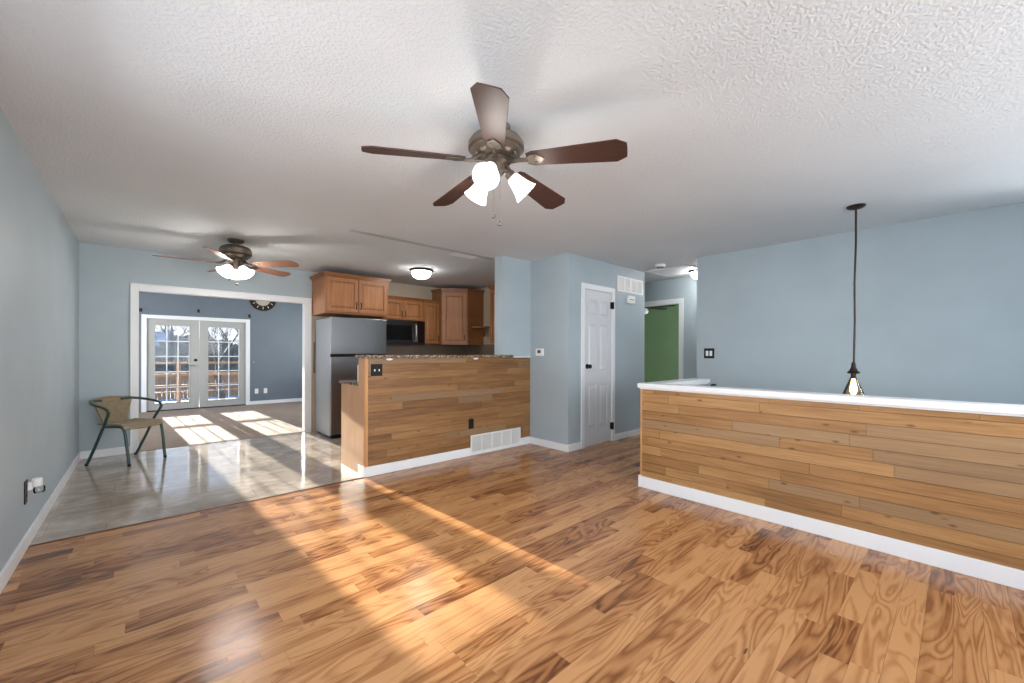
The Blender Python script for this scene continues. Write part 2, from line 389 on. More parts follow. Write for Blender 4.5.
# back wall with the cased opening: opening x -0.054..1.80, z 0..1.955
OX0, OX1, OZ = -.052, 1.802, 1.955
multi('wall_back', [((XL, YB, 0), (OX0-.01, YB+.12, CZ)), ((OX1+.01, YB, 0), (1.90, YB+.12, OZ+.01)), ((OX0-.01, YB, OZ+.01), (1.90, YB+.12, CZ))], 'wall', kind=S)
st('wall_kitchen_back', (1.90, YB, 0), (4.85, YB+.12, CZ), 'beige')
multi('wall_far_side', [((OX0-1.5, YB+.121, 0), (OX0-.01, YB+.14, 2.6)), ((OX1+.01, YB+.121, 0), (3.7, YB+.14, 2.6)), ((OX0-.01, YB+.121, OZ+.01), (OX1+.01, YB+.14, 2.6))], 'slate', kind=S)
multi('trim_3', [((-.122, YB-.018, 0), (OX0+.006, YB, 2.035)), ((OX1-.006, YB-.018, 0), (1.888, YB, 2.035)), ((OX0+.006, YB-.018, OZ-.006), (OX1-.006, YB, 2.035)),
                 ((-.122, YB-.026, 0), (-.108, YB-.018, 2.035)), ((1.874, YB-.026, 0), (1.888, YB-.018, 2.035)), ((-.122, YB-.026, 2.021), (1.888, YB-.018, 2.035)),
                 ((OX0-.01, YB, 0), (OX0, YB+.14, OZ)), ((OX1, YB, 0), (OX1+.01, YB+.14, OZ)), ((OX0-.01, YB, OZ), (OX1+.01, YB+.14, OZ+.01))], 'trim', kind=S, bevel=.003)
# kitchen right wall
st('wall_kitchen_right', (4.73, 4.03, 0), (4.85, YB, CZ), 'beige')
st('wall_backsplash', (1.92, YB-.008, .9), (4.73, YB, 1.37), 'splash')
st('wall_splash_right', (4.722, 4.04, .9), (4.73, YB-.008, 1.37), 'splash')
# wall return at the end of the bar
multi('wall_bar_end', [((3.345, YP, 1.14), (XP1, 4.03, CZ)), ((XP1, YP, 0), (4.85, 4.03, CZ))], 'wall', kind=S)
# closet block: thermostat wall, door wall, hall side
DX0, DX1, DZ = 4.16, 4.775, 2.04
multi('wall_closet', [((XP1, 3.35, 0), (XP1+.12, YP, CZ)), ((XP1, 3.23, 0), (DX0-.012, 3.35, CZ)), ((DX1+.012, 3.23, 0), (5.64, 3.35, CZ)), ((DX0-.012, 3.23, DZ+.012), (DX1+.012, 3.35, CZ)), ((5.52, 3.35, 0), (5.64, 5.6, CZ))], 'wall', kind=S)
# hall end wall with doorway to the green room (opening y 3.085..3.86)
GY0, GY1, GZ = 3.08, 3.88, 2.03
multi('wall_hall_end', [((XE, -.5, 0), (XE+.12, GY0-.01, CZ)), ((XE, GY1+.01, 0), (XE+.12, 5.6, CZ)), ((XE, GY0-.01, GZ+.01), (XE+.12, GY1+.01, CZ))], 'wall', kind=S)
multi('trim_4', [((XE-.018, GY0-.075, 0), (XE, GY0, 2.105)), ((XE-.018, GY1, 0), (XE, GY1+.075, 2.105)), ((XE-.018, GY0, GZ), (XE, GY1, 2.105)),
                 ((XE, GY0-.01, 0), (XE+.12, GY0, GZ)), ((XE, GY1, 0), (XE+.12, GY1+.01, GZ)), ((XE, GY0-.01, GZ), (XE+.12, GY1+.01, GZ+.01))], 'trim', kind=S, bevel=.003)
st('wall_hall_north', (5.64, 5.5, 0), (XE, 5.6, CZ), 'wall')
st('wall_hall_south', (5.39, -.5, 0), (XE, -.4, CZ), 'wall')
multi('wall_stair', [((XS, -1.8, -1.4), (XS+.12, -1.6, CZ)), ((XS, -1.6, -1.4), (XS+.12, -.5, .8)), ((XS, -1.6, 2.2), (XS+.12, -.5, CZ)), ((XS, -.5, -1.4), (XS+.12, 2.28, CZ))], 'wall', kind=S)
multi('added_stair_window', [((XS-.02, y, .8), (XS+.1, y+.05, 2.2)) for y in (-1.6, -1.075, -.55)]+[((XS-.02, -1.6, z), (XS+.1, -.5, z+.05)) for z in (.8, 2.15)], 'trim', kind=S)  # out-of-view window added for the stair side fill
multi('wall_green_room', [((9.5, 1.5, 0), (9.62, 6.2, CZ)), ((6.58, 6.1, 0), (9.5, 6.2, CZ)), ((6.58, 1.5, 0), (7.4, 1.6, CZ)), ((9.0, 1.5, 0), (9.5, 1.6, CZ)), ((7.4, 1.5, 0), (9.0, 1.6, .75)), ((7.4, 1.5, 2.05), (9.0, 1.6, CZ))], 'green', kind=S)
# far room
FX0, FX1, FZ = .035, 1.735, 1.90   # french door opening
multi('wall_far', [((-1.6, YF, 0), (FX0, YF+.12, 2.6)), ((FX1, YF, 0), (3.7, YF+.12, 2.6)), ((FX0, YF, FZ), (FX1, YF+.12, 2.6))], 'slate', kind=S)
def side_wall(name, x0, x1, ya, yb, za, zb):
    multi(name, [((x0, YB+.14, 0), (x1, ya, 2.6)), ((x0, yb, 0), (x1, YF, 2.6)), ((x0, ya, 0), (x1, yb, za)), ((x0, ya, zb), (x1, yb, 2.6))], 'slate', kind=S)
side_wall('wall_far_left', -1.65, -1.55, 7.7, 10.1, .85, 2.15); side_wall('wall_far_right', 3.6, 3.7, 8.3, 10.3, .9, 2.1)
multi('trim_5', [((FX0-.075, YF-.018, 0), (FX0+.005, YF, FZ+.07)), ((FX1-.005, YF-.018, 0), (FX1+.075, YF, FZ+.07)), ((FX0+.005, YF-.018, FZ-.005), (FX1-.005, YF, FZ+.07))], 'trim', kind=S, bevel=.003)
# stair half wall
HZ = .885
st('trim_16', (XH+.008, -1.69, .02), (XH+.0144, YH-.013, HZ-.002), 'cabglaze')
st('wall_stair_half', (XH+.0145, -1.69, -1.4), (XH+.11, YH-.012, HZ), 'wall')
st('wall_stair_end', (XH+.11, YH-.12, -1.4), (4.50, YH-.012, HZ), 'wall')
def boards(n0, n1, z0, z1, h, mk, q):
    z = z0
    while z < z1-.004:
        zz = min(z+h, z1); x = n0-random.uniform(0, 1.)
        while x < n1:
            L = random.choice((.5, .7, .9, 1.2, 1.5)); a = max(x, n0); b = min(x+L, n1)
            if b-a > .02: mk(q, a+.0006, b-.0006, z+.0012, zz-.0012)
            x += L
        z = zz
q = MB(); boards(-1.69, YH, .075, HZ, .0775, lambda q, a, b, c, d: q.box((XH, a, c), (XH+.0115, b, d)), q)
q.build('stair_board_cladding', 'boardY', rnd=True, kind=S, bevel=.0012)
st('trim_6', (XH-.004, YH-.012, .0), (XH+.11, YH+.002, HZ), 'endpost', .001)
st('trim_7', (XH-.016, YH-.01, .0), (XH+.11, YH+.016, .105), 'trim', .002)
# cap: two profiles
multi('trim_8', [((XH-.02, -1.69, .897), (XH+.135, YH+.025, .938)), ((XH-.008, -1.69, HZ), (XH+.12, YH+.012, .897)), ((XH+.135, YH-.145, .897), (4.50, YH+.025, .938)), ((XH+.12, YH-.13, HZ), (4.50, YH+.012, .897))], 'trim', kind=S, bevel=.004)
# peninsula knee wall
PZ = 1.152
st('wall_bar', (XP0+.004, YP+.0145, 0), (XP1-.001, 4.04, PZ), 'wall')
st('trim_15', (XP0+.022, YP+.008, .02), (XP1-.002, YP+.0144, PZ-.002), 'cabglaze')
q = MB(); boards(XP0+.022, XP1-.001, .075, PZ, .0785, lambda q, a, b, c, d: q.box((a, YP, c), (b, YP+.012, d)), q)
q.build('bar_board_cladding', 'boardX', rnd=True, kind=S, bevel=.0012)
st('trim_10', (XP0-.006, YP-.004, .0), (XP0+.021, YP+.014, PZ), 'endpost', .001)
st('trim_11', (XP0-.012, YP+.014, .0), (XP0+.004, 4.04, PZ), 'endwood', .001)
st('trim_12', (3.55, YP-.004, PZ), (XP1, YP+.03, PZ+.012), 'trim', .001)

# ------------------------------------------------------------------ baseboards
bh = .088
st('baseboard_left', (XL, -1.7, 0), (XL+.014, YB, bh), 'trim', .003)
st('baseboard_back', (XL+.014, YB-.014, 0), (-.122, YB, bh), 'trim', .003)
multi('baseboard_bar', [((XP0-.02, YP-.018, 0), (2.848, YP, .095)), ((3.652, YP-.018, 0), (XP1-.014, YP, .095)), ((2.848, YP-.018, 0), (3.652, YP, .028)), ((XP0-.02, YP, 0), (XP0-.0125, 4.035, .095))], 'trim', kind=S, bevel=.003)
multi('baseboard_closet', [((XP1-.014, 3.216, 0), (XP1, YP, bh)), ((XP1, 3.216, 0), (4.095, 3.23, bh)), ((4.842, 3.216, 0), (5.654, 3.23, bh)), ((5.64, 3.23, 0), (5.654, 5.5, bh))], 'trim', kind=S, bevel=.003)
st('baseboard_stair', (XH-.014, -1.69, 0), (XH+.012, YH-.01, .098), 'trim', .003)
st('baseboard_far', (FX1+.075, YF-.014, 0), (3.6, YF, .085), 'trim', .003)
multi('baseboard_hall', [((XE-.014, -.4, 0), (XE, GY0-.075, bh)), ((XE-.014, GY1+.075, 0), (XE, 5.5, bh))], 'trim', kind=S, bevel=.003)

# ------------------------------------------------------------------ closet door
multi('trim_13', [((4.10, 3.214, 0), (DX0+.004, 3.23, 2.105)), ((DX1-.004, 3.214, 0), (4.838, 3.23, 2.105)), ((DX0+.004, 3.214, DZ-.004), (DX1-.004, 3.23, 2.105)),
                  ((DX0-.012, 3.23, 0), (DX0, 3.35, DZ)), ((DX1, 3.23, 0), (DX1+.012, 3.35, DZ)), ((DX0-.012, 3.23, DZ), (DX1+.012, 3.35, DZ+.012))], 'trim', kind=S, bevel=.003)
def panel_slab(x0, x1, z0, z1, yf, th, holes, dep, axisbox):
    """slab with recessed raised panels facing -Y; holes = [(x0,x1,z0,z1)]"""
    q = MB(); xs = sorted({x0, x1, *[h[0] for h in holes], *[h[1] for h in holes]}); zs = sorted({z0, z1, *[h[2] for h in holes], *[h[3] for h in holes]})
    def inh(cx, cz): return any(h[0] < cx < h[1] and h[2] < cz < h[3] for h in holes)
    q.box((x0, yf+dep, z0), (x1, yf+th, z1))
    for i in range(len(xs)-1):
        for k in range(len(zs)-1):
            if not inh((xs[i]+xs[i+1])/2, (zs[k]+zs[k+1])/2): q.box((xs[i], yf, zs[k]), (xs[i+1], yf+dep+.0005, zs[k+1]))
    bmesh.ops.remove_doubles(q.bm, verts=q.bm.verts, dist=.00001)
    return q
w = DX1-DX0; cxs = [(DX0+.105*w/.6, DX0+.27*w/.6), (DX0+.345*w/.6, DX0+.51*w/.6)]
rows = [(.24, .80), (.97, 1.60), (1.70, 1.91)]
holes = [(a, b, c, d) for a, b in cxs for c, d in rows]
DYF = 3.236
d1 = panel_slab(DX0+.003, DX1-.003, .012, DZ-.003, DYF, .035, holes, .016, None).build('door_1', 'door', kind=S)
for (a, b, c, d) in holes:
    q = MB(); g = .018; h = .034
    ring0 = [(a+g, c+g), (b-g, c+g), (b-g, d-g), (a+g, d-g)]; ring1 = [(a+h, c+h), (b-h, c+h), (b-h, d-h), (a+h, d-h)]
    A = [q.bm.verts.new((x, DYF+.0162, z)) for x, z in ring0]; B = [q.bm.verts.new((x, DYF+.003, z)) for x, z in ring1]
    for i in range(4): q.bm.faces.new((A[i], A[(i+1) % 4], B[(i+1) % 4], B[i]))
    q.bm.faces.new(B); q.bm.faces.new(A[::-1])
    q.build('raised_panel', 'door', d1)
q = MB(); m_ = zmat((0, -1, 0), (4.235, DYF, 1.04)); q.lathe([(.0, 0), (.033, 0), (.033, .006), (.012, .010), (.012, .028), (.026, .036), (.030, .050), (.024, .062), (0, .066)], 20, m_)
q.build('door_knob', 'black', d1, smooth=True)
for z in (.215, 1.865):
    q = MB(); q.tube([(DX1+.004, 3.205, z-.05), (DX1+.004, 3.205, z+.05)], .010, 8); q.box((DX1-.026, 3.210, z-.045), (DX1+.022, 3.2138, z+.045)); q.box((DX1-.026, 3.213, z-.045), (DX1-.005, 3.2365, z+.045))
    q.build('hinge', 'hinge', d1)

# ------------------------------------------------------------------ french doors
def french_leaf(name, x0, x1, gx0, gx1, handle):
    y0 = YF+.02; gz0, gz1 = .165, 1.76
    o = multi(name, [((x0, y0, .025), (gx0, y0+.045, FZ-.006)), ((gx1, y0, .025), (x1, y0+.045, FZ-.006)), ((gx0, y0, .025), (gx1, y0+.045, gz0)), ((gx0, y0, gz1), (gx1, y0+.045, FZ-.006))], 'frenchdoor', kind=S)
    multi('pane_molding', [((gx0-.02, y0-.01, gz0-.02), (gx0, y0, gz1+.02)), ((gx1, y0-.01, gz0-.02), (gx1+.02, y0, gz1+.02)), ((gx0, y0-.01, gz0-.02), (gx1, y0, gz0)), ((gx0, y0-.01, gz1), (gx1, y0, gz1+.02))], 'frenchdoor', o, .002)
    multi('muntin_grid', [((gx0+(gx1-gx0)*k/3-.009, y0+.018, gz0), (gx0+(gx1-gx0)*k/3+.009, y0+.028, gz1)) for k in (1, 2)]+[((gx0, y0+.018, gz0+(gz1-gz0)*k/5-.009), (gx1, y0+.028, gz0+(gz1-gz0)*k/5+.009)) for k in range(1, 5)], 'trim', o)
    box((gx0, y0+.030, gz0), (gx1, y0+.034, gz1)).build('glass_pane', 'glass', o)
    if handle:
        q = MB(); q.lathe([(0, 0), (.028, 0), (.028, .012), (.02, .018), (0, .018)], 16, zmat((0, -1, 0), (x1-.06, y0, 1.045))); q.build('deadbolt', 'black', o, smooth=True)
        q = MB(); q.lathe([(0, 0), (.026, 0), (.026, .01), (.011, .014), (.011, .04), (0, .04)], 16, zmat((0, -1, 0), (x1-.06, y0, .935))); q.tube([(x1-.06, y0-.038, .935), (x1-.16, y0-.040, .932)], .008, 8)
        q.build('lever_handle', 'chrome', o, smooth=True)
    hx = x0+.002 if handle else x1-.002
    for z in (.25, .98, 1.68):
        q = MB(); q.tube([(hx, y0-.012, z-.045), (hx, y0-.012, z+.045)], .007, 8); q.build('hinge', 'chrome', o)
    return o
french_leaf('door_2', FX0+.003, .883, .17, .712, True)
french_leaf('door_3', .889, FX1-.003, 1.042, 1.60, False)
st('trim_14', (FX0, YF, 0), (FX1, YF+.12, .024), 'black')

# ------------------------------------------------------------------ ceiling fans
def fan(name, loc, phase, Rb, zb, bmat, metal, shade_mat, shade_az, tips, label, group, bell, chains, drop, droop=.0, watt=1.9):
    t = empty(name, loc, 0, label, 'ceiling fan', group)
    q = MB(); q.lathe([(0, 0), (.078, 0), (.080, -.012), (.066, -.030), (.030, -.042), (.024, -.060), (0, -.060)], 28); q.build('canopy', metal, t, smooth=True)
    q = MB(); z1 = -.045-drop; z0 = zb+.075
    q.lathe([(0, z1), (.05, z1), (.105, z1-.012), (.135, z1-.028), (.143, z1-.040), (.138, z1-.046), (.152, z1-.052), (.152, z0+.030), (.137, z0+.024), (.142, z0+.018), (.128, z0), (.070, z0-.016), (0, z0-.018)], 40)
    q.build('motor_housing', metal, t, smooth=True)
    if drop > .005:
        q = MB(); q.tube([(0, 0, -.05), (0, 0, z1)], .012, 12); q.build('downrod', metal, t, smooth=True)
    for k in range(10):
        a = 2*PI*k/10+phase; c, s = math.cos(a), math.sin(a)
        q = MB(); q.lathe([(0, -.003), (.016, -.003), (.020, .003), (.016, .008), (0, .008)], 10, zmat((c, s, -.25), (c*.108, s*.108, z0-.002)))
        q.build('medallion', metal, t, smooth=True)
    for k in range(5):
        a = phase+2*PI*k/5
        m0 = Matrix.Rotation(a, 4, 'Z') @ Matrix.Translation((0, 0, zb+droop)) @ Matrix.Rotation(math.asin(droop/Rb), 4, 'Y') @ Matrix.Rotation(-R(13.5), 4, 'X')
        q = MB(); r0_ = .175; w0, w1 = .052, .078
        if tips == 'clip': pts = [(r0_, -w0*.75), (r0_+.03, -w0), (Rb-.05, -w1), (Rb-.002, -w1*.62), (Rb, -.02), (Rb, .02), (Rb-.002, w1*.62), (Rb-.05, w1), (r0_+.03, w0), (r0_, w0*.75)]
        else: pts = [(r0_, -w0*.75), (r0_+.03, -w0)]+[(Rb-.065+.065*math.cos(x), w1*math.sin(x)) for x in [R(-90+18*i) for i in range(11)]]+[(r0_+.03, w0), (r0_, w0*.75)]
        q.prism(pts, -.003, .003, None)
        b = q.build('blade', bmat, t, bevel=.001); b.matrix_local = m0
        q = MB()
        q.prism([(.07, -.018), (.13, -.012), (.17, -.014), (.20, -.036), (.235, -.034), (.262, -.012), (.275, 0), (.262, .012), (.235, .034), (.20, .036), (.17, .014), (.13, .012), (.07, .018)], -.0085, -.0035)
        q.tube([(.075, 0, .04), (.11, 0, .015), (.14, 0, -.004), (.18, 0, -.007)], [.013, .012, .011, .008], 8)
        for sy_ in (-.018, .018): q.lathe([(0, -.012), (.006, -.012), (.007, -.0085)], 8, Matrix.Translation((.222, sy_, 0)))
        bi = q.build('blade_iron', metal, t, smooth=True); bi.matrix_local = m0
    zf = zb+.055
    q = MB(); q.lathe([(0, zf), (.062, zf), (.064, zf-.02), (.045, zf-.035), (.045, zf-.075), (.030, zf-.092), (.012, zf-.10), (0, zf-.102)], 28); q.build('light_fitter', metal, t, smooth=True)
    tl, ln, mr, rr = bell
    for az in shade_az:
        d = Vector((math.cos(az)*math.sin(tl), math.sin(az)*math.sin(tl), -math.cos(tl)))
        base = Vector((math.cos(az)*rr, math.sin(az)*rr, zf-.062))
        q = MB(); q.tube([Vector((math.cos(az)*.02, math.sin(az)*.02, zf-.05)), base, base+d*.02], .011, 8)
        q.lathe([(0, 0), (.024, 0), (.028, .012), (.028, .034), (0, .034)], 18, zmat(d, base+d*.008)); q.build('socket_arm', metal, t, smooth=True)
        mt = zmat(d, base+d*.034)
        prof = [(.025, 0), (.031, .012), (.036, .035), (.042, .06), (.050, .085), (mr, ln)]
        prof = [(r_*(mr/.062) if r_ > .03 and r_ != mr else r_, z_*(ln/.11) if z_ != ln else z_) for r_, z_ in prof]
        q = MB(); q.lathe(prof+[(mr-.003, ln)]+[(r_-.003, z_) for r_, z_ in prof[::-1][1:]], 28, mt); s_ = q.build('shade', shade_mat, t, smooth=True)
        pl = bpy.data.lights.new('fan_bulb_light', 'POINT'); po = bpy.data.objects.new('fan_bulb_light', pl); col.objects.link(po); po.parent = t
        pl.energy = watt; pl.color = (1, .95, .88); pl.shadow_soft_size = .03; po.location = base+d*(.034+ln+.035)
        q = MB(); q.lathe([(0, .0), (.014, .005), (.016, .02), (.026, .045), (.028, .062), (.020, .080), (0, .088)], 16, mt); q.build('bulb', 'litbulb', s_, smooth=True)
    for (cx, cy, L) in chains:
        q = MB(); q.tube([(cx, cy, zf-.08), (cx, cy, zf-.08-L)], .0012, 6); q.lathe([(0, -.024), (.010, -.020), (.014, -.008), (.006, .002), (0, .004)], 12, Matrix.Translation((cx, cy, zf-.08-L))); q.build('pull_chain', metal, t, smooth=True)
    return t
AC = R(227.9)
fan('ceiling_fan', (1.423, 1.705, CZ), AC, .692, 2.212-CZ, 'blade', 'pewter', 'shade', [R(213), R(333), R(93)], 'clip',
    'large pewter ceiling fan with dark walnut blades above the wood floor', None, (R(46), .122, .070, .062), [(.018, -.012, .262), (-.010, .01, .222)], .0, .04)
fan('ceiling_fan', (.745, 5.34, CZ), R(172.9), .69, 2.178-CZ, 'blade2', 'pewter', 'shade2', [R(200), R(320), R(80)], 'round',
    'bronze ceiling fan with reddish wood blades over the grey tile floor', None, (R(40), .108, .078, .034), [(.01, -.02, .19), (-.07, -.05, .15)], .012, watt=5.0)
# small dark fan in the green room
t = empty('ceiling_fan', (8.05, 4.60, CZ), 0, 'small black ceiling fan seen through the green room doorway', 'ceiling fan')
q = MB(); q.lathe([(0, 0), (.07, 0), (.07, -.02), (.02, -.04), (.02, -.14), (.11, -.16), (.12, -.22), (.06, -.25), (0, -.25)], 24); q.build('motor_housing', 'bronze', t, smooth=True)
for k in range(5):
    a = R(-86)+2*PI*k/5; q = MB(); q.prism([(.1, -.03), (.2, -.055), (.60, -.065), (.66, -.03), (.66, .03), (.60, .065), (.2, .055), (.1, .03)], -.004, .004)
    b = q.build('blade', 'blackblade', t); b.matrix_local = Matrix.Rotation(a, 4, 'Z') @ Matrix.Translation((0, 0, -.23)) @ Matrix.Rotation(-R(12), 4, 'X')
q = MB(); q.lathe([(.03, -.25), (.05, -.27), (.075, -.32), (.06, -.36), (0, -.385)], 20); q.build('glass_shade', 'dimglass', t, smooth=True)

# ------------------------------------------------------------------ pendant over the stairwell
t = empty('pendant_lamp', (4.394, .589, CZ), 0, 'bronze pendant lamp with amber cone glass hanging over the stairwell', 'pendant lamp')
q = MB(); q.lathe([(0, 0), (.064, 0), (.064, -.008), (.050, -.020), (.018, -.030), (0, -.030)], 28); q.build('canopy', 'bronze', t, smooth=True)
q = MB(); q.tube([(0, 0, -.025), (.002, 0, -.3), (-.016, .006, -.65), (-.012, .004, -.95), (-.020, .008, -1.31)], .0075, 8); q.build('cord', 'bronze', t, smooth=True)
tr = Matrix.Translation((-.024, .010, -.042))
q = MB(); q.lathe([(0, -1.26), (.013, -1.26), (.017, -1.30), (.030, -1.33), (.044, -1.343), (.040, -1.352), (.018, -1.355), (.018, -1.395), (0, -1.395)], 20, tr); q.build('socket_cap', 'bronze', t, smooth=True)
q = MB(); q.lathe([(.020, -1.385), (.028, -1.405), (.050, -1.46), (.085, -1.56), (.083, -1.562), (.048, -1.462), (.026, -1.407), (.018, -1.387)], 28, tr); q.build('glass_cone', 'amber', t, smooth=True)
q = MB(); q.lathe([(0, -1.395), (.012, -1.40), (.015, -1.43), (.024, -1.47), (.024, -1.50), (.012, -1.525), (0, -1.53)], 16, tr); q.build('bulb', 'fil', t, smooth=True)

# ------------------------------------------------------------------ flush lights, detector, hatch, vents
def flush(name, loc, r, mat, label):
    t = empty(name, loc, 0, label, 'ceiling light')
    q = MB(); q.lathe([(0, 0), (r, 0), (r+.008, -.012), (r-.004, -.030), (r-.02, -.034), (0, -.034)], 32); q.build('rim', 'bronze', t, smooth=True)
    q = MB(); q.lathe([(r-.018, -.030), (r-.024, -.055), (r-.045, -.10), (r-.085, -.125), (.02, -.135), (0, -.135)], 32); q.build('glass_dome', mat, t, smooth=True)
    q = MB(); q.lathe([(0, -.133), (.009, -.135), (.009, -.146), (0, -.152)], 10); q.build('finial', 'bronze', t, smooth=True)
flush('flush_ceiling_light', (3.04, 5.36, CZ), .165, 'dome', 'flush dome ceiling light in the kitchen with white glass')
flush('flush_ceiling_light', (6.06, 2.60, CZ), .13, 'halldome', 'bright flush dome light on the hallway ceiling behind the stair wall')
q = MB(); q.lathe([(0, 0), (.07, 0), (.068, -.022), (.055, -.036), (0, -.038)], 28)
t = empty('smoke_detector', (5.30, 2.80, CZ), 0, 'round white smoke detector on the hallway ceiling', 'smoke detector')
q.build('case', 'white', t, smooth=True); q = MB(); q.lathe([(.030, -.037), (.030, -.041), (.046, -.041), (.046, -.037)], 24); q.build('vent_ring', 'darkhole', t)
t = empty('attic_hatch', (5.86, 2.85, CZ), 0, 'white attic hatch panel with raised edge trim in the hallway ceiling', 'hatch')
box((-.28, -.30, -.006), (.28, .30, 0)).build('panel', 'trim', t)
multi('edge_trim', [((-.32, .26, -.012), (.32, .32, 0)), ((-.32, -.32, -.012), (.32, -.26, 0)), ((-.32, -.26, -.012), (-.26, .26, 0)), ((.26, -.26, -.012), (.32, .26, 0))], 'trim', t, .003)
t = empty('ceiling_register', (3.0, 4.22, CZ), 0, 'flat white air register on the kitchen ceiling beside the patch strip', 'vent')
multi('frame', [((-.18, -.07, -.008), (.18, -.055, 0)), ((-.18, .055, -.008), (.18, .07, 0)), ((-.18, -.055, -.008), (-.165, .055, 0)), ((.165, -.055, -.008), (.18, .055, 0))], 'white', t)
multi('louvers', [((-.165, -.05+.0125*k, -.007), (.165, -.044+.0125*k, -.001)) for k in range(9)], 'white', t)
box((-.165, -.055, -.001), (.165, .055, -.0002)).build('recess', 'darkhole', t)

def grille(name, origin, W, Hh, cols, label, fr=.014, n=16, sw=.30, recess='darkhole'):
    """wall grille facing -Y, origin = lower left corner on wall"""
    t = empty(name, origin, 0, label, 'vent')
    q = MB(); q.box((0, -.012, 0), (W, 0, fr)); q.box((0, -.012, Hh-fr), (W, 0, Hh))
    cw = (W-fr)/cols
    for k in range(cols+1): q.box((k*cw, -.012, fr), (k*cw+fr, 0, Hh-fr))
    q.build('frame', 'white', t, bevel=.0015)
    q = MB(); nn = n
    for c in range(cols):
        a = c*cw+fr; b = (c+1)*cw
        for k in range(nn):
            x = a+(b-a)*(k+.5)/nn; q.box((x-(b-a)/nn*sw, -.010, fr), (x+(b-a)/nn*sw, -.002, Hh-fr))
    q.build('slats', 'white', t)
    box((fr, -.0015, fr), (W-fr, -.0003, Hh-fr)).build('recess', recess, t)
    return t
grille('return_air_grille', (4.905, 3.23, 2.085), .665, .215, 4, 'white four-section return grille high on the closet wall', .022, 9, .15)
grille('baseboard_grille', (2.845, YP-.0185, .028), .80, .212, 5, 'long white floor-level vent grille at the base of the bar wall', .014, 9, .24)

t = empty('door_chime', (5.235, 3.23, 1.985), 0, 'small white door chime box under the return grille', 'door chime')
box((-.085, -.035, -.055), (.085, 0, .055)).build('case', 'white', t, bevel=.006); box((-.06, -.0365, -.004), (.06, -.0345, .004)).build('slot', 'darkhole', t)
t = empty('thermostat', (XP1, 3.70, 1.222), 0, 'white thermostat with small grey screen on the narrow blue wall', 'thermostat')
box((-.026, -.065, -.048), (0, .065, .048)).build('case', 'white', t, bevel=.006); box((-.0275, -.03, -.012), (-.0255, .025, .028)).build('screen', 'darkhole', t)

def plate(name, loc, rz, w, h, mat, kind, n, label, cat):
    """cover plate facing local -Y"""
    t = empty(name, loc, rz, label, cat)
    box((-w/2, -.006, -h/2), (w/2, 0, h/2)).build('cover_plate', mat, t, bevel=.002)
    for k in range(n):
        cx = (k-(n-1)/2)*.046
        if kind == 'toggle':
            box((cx-.005, -.016, -.012), (cx+.005, -.006, .008)).build('toggle', 'white', t, bevel=.001)
        elif kind == 'rocker':
            box((cx-.016, -.010, -.032), (cx+.016, -.006, .032)).build('rocker', 'white', t, bevel=.002)
        else:
            for z in (-.02, .02):
                q = MB(); q.lathe([(0, 0), (.015, 0), (.015, .002), (0, .002)], 16, zmat((0, -1, 0), (cx, -.006, z))); s_ = q.build('receptacle', mat, t)
                multi('slots', [((cx-.007, -.0086, z-.003), (cx-.005, -.0080, z+.005)), ((cx+.005, -.0086, z-.003), (cx+.007, -.0080, z+.005))], 'darkhole', s_)
    return t
plate('light_switch', (1.708, YP, 1.037), 0, .118, .118, 'black', 'toggle', 2, 'black double toggle switch plate at the top left of the bar wall', 'light switch')
plate('wall_outlet', (2.867, YP, .372), 0, .072, .116, 'black', 'outlet', 1, 'dark outlet plate just above the floor-level grille on the bar wall', 'outlet')
plate('light_switch', (XS, 2.125, 1.212), -PI/2, .125, .125, 'black', 'rocker', 2, 'black-framed double white rocker switch on the stairwell wall', 'light switch')
plate('wall_outlet', (1.945, YF, .312), 0, .07, .115, 'white', 'outlet', 1, 'white outlet on the slate wall, left one of the pair', 'outlet')
plate('wall_outlet', (2.125, YF, .312), 0, .07, .115, 'white', 'outlet', 1, 'white outlet on the slate wall, right one of the pair', 'outlet')
plate('light_switch', (1.885, YF, .99), 0, .07, .115, 'slate', 'toggle', 1, 'slate-painted toggle switch plate beside the french doors', 'light switch')
# left wall outlet with plugged-in freshener
t = plate('wall_outlet', (XL, 3.86, .345), PI/2, .07, .14, 'bronze', 'outlet', 1, 'dark outlet plate low on the left wall behind the plug-in', 'outlet')
t = empty('air_freshener', (XL+.009, 3.885, .37), 0, 'clear and white plug-in air freshener on the left wall outlet', 'air freshener')
q = MB(); q.lathe([(0, 0), (.022, .0), (.026, .01), (.026, .045), (.020, .052), (0, .052)], 20, Matrix.Translation((.034, .0, -.005))); q.box((0, -.02, -.02), (.02, .02, .03)); q.build('plug_body', 'white', t, bevel=.002, smooth=True)
q = MB(); q.lathe([(0, -.045), (.022, -.045), (.026, -.035), (.026, -.008), (0, -.006)], 20, Matrix.Translation((.045, 0, 0))); q.build('oil_bottle', 'clear', t, smooth=True)

# handrail bracket on the cap corner
t = empty('handrail_bracket', (4.42, YH-.21, .862), 0, 'small black metal handrail bracket on the white cap by the stair wall', 'bracket')
q = MB(); q.lathe([(0, 0), (.03, 0), (.03, .006), (.010, .010), (.010, .022), (0, .022)], 16); q.build('rosette', 'black', t, smooth=True)
q = MB(); q.tube([(-.05, 0, .016), (0, 0, .020), (.055, .0, .018)], [.010, .012, .010], 8); q.build('arm', 'black', t, smooth=True)

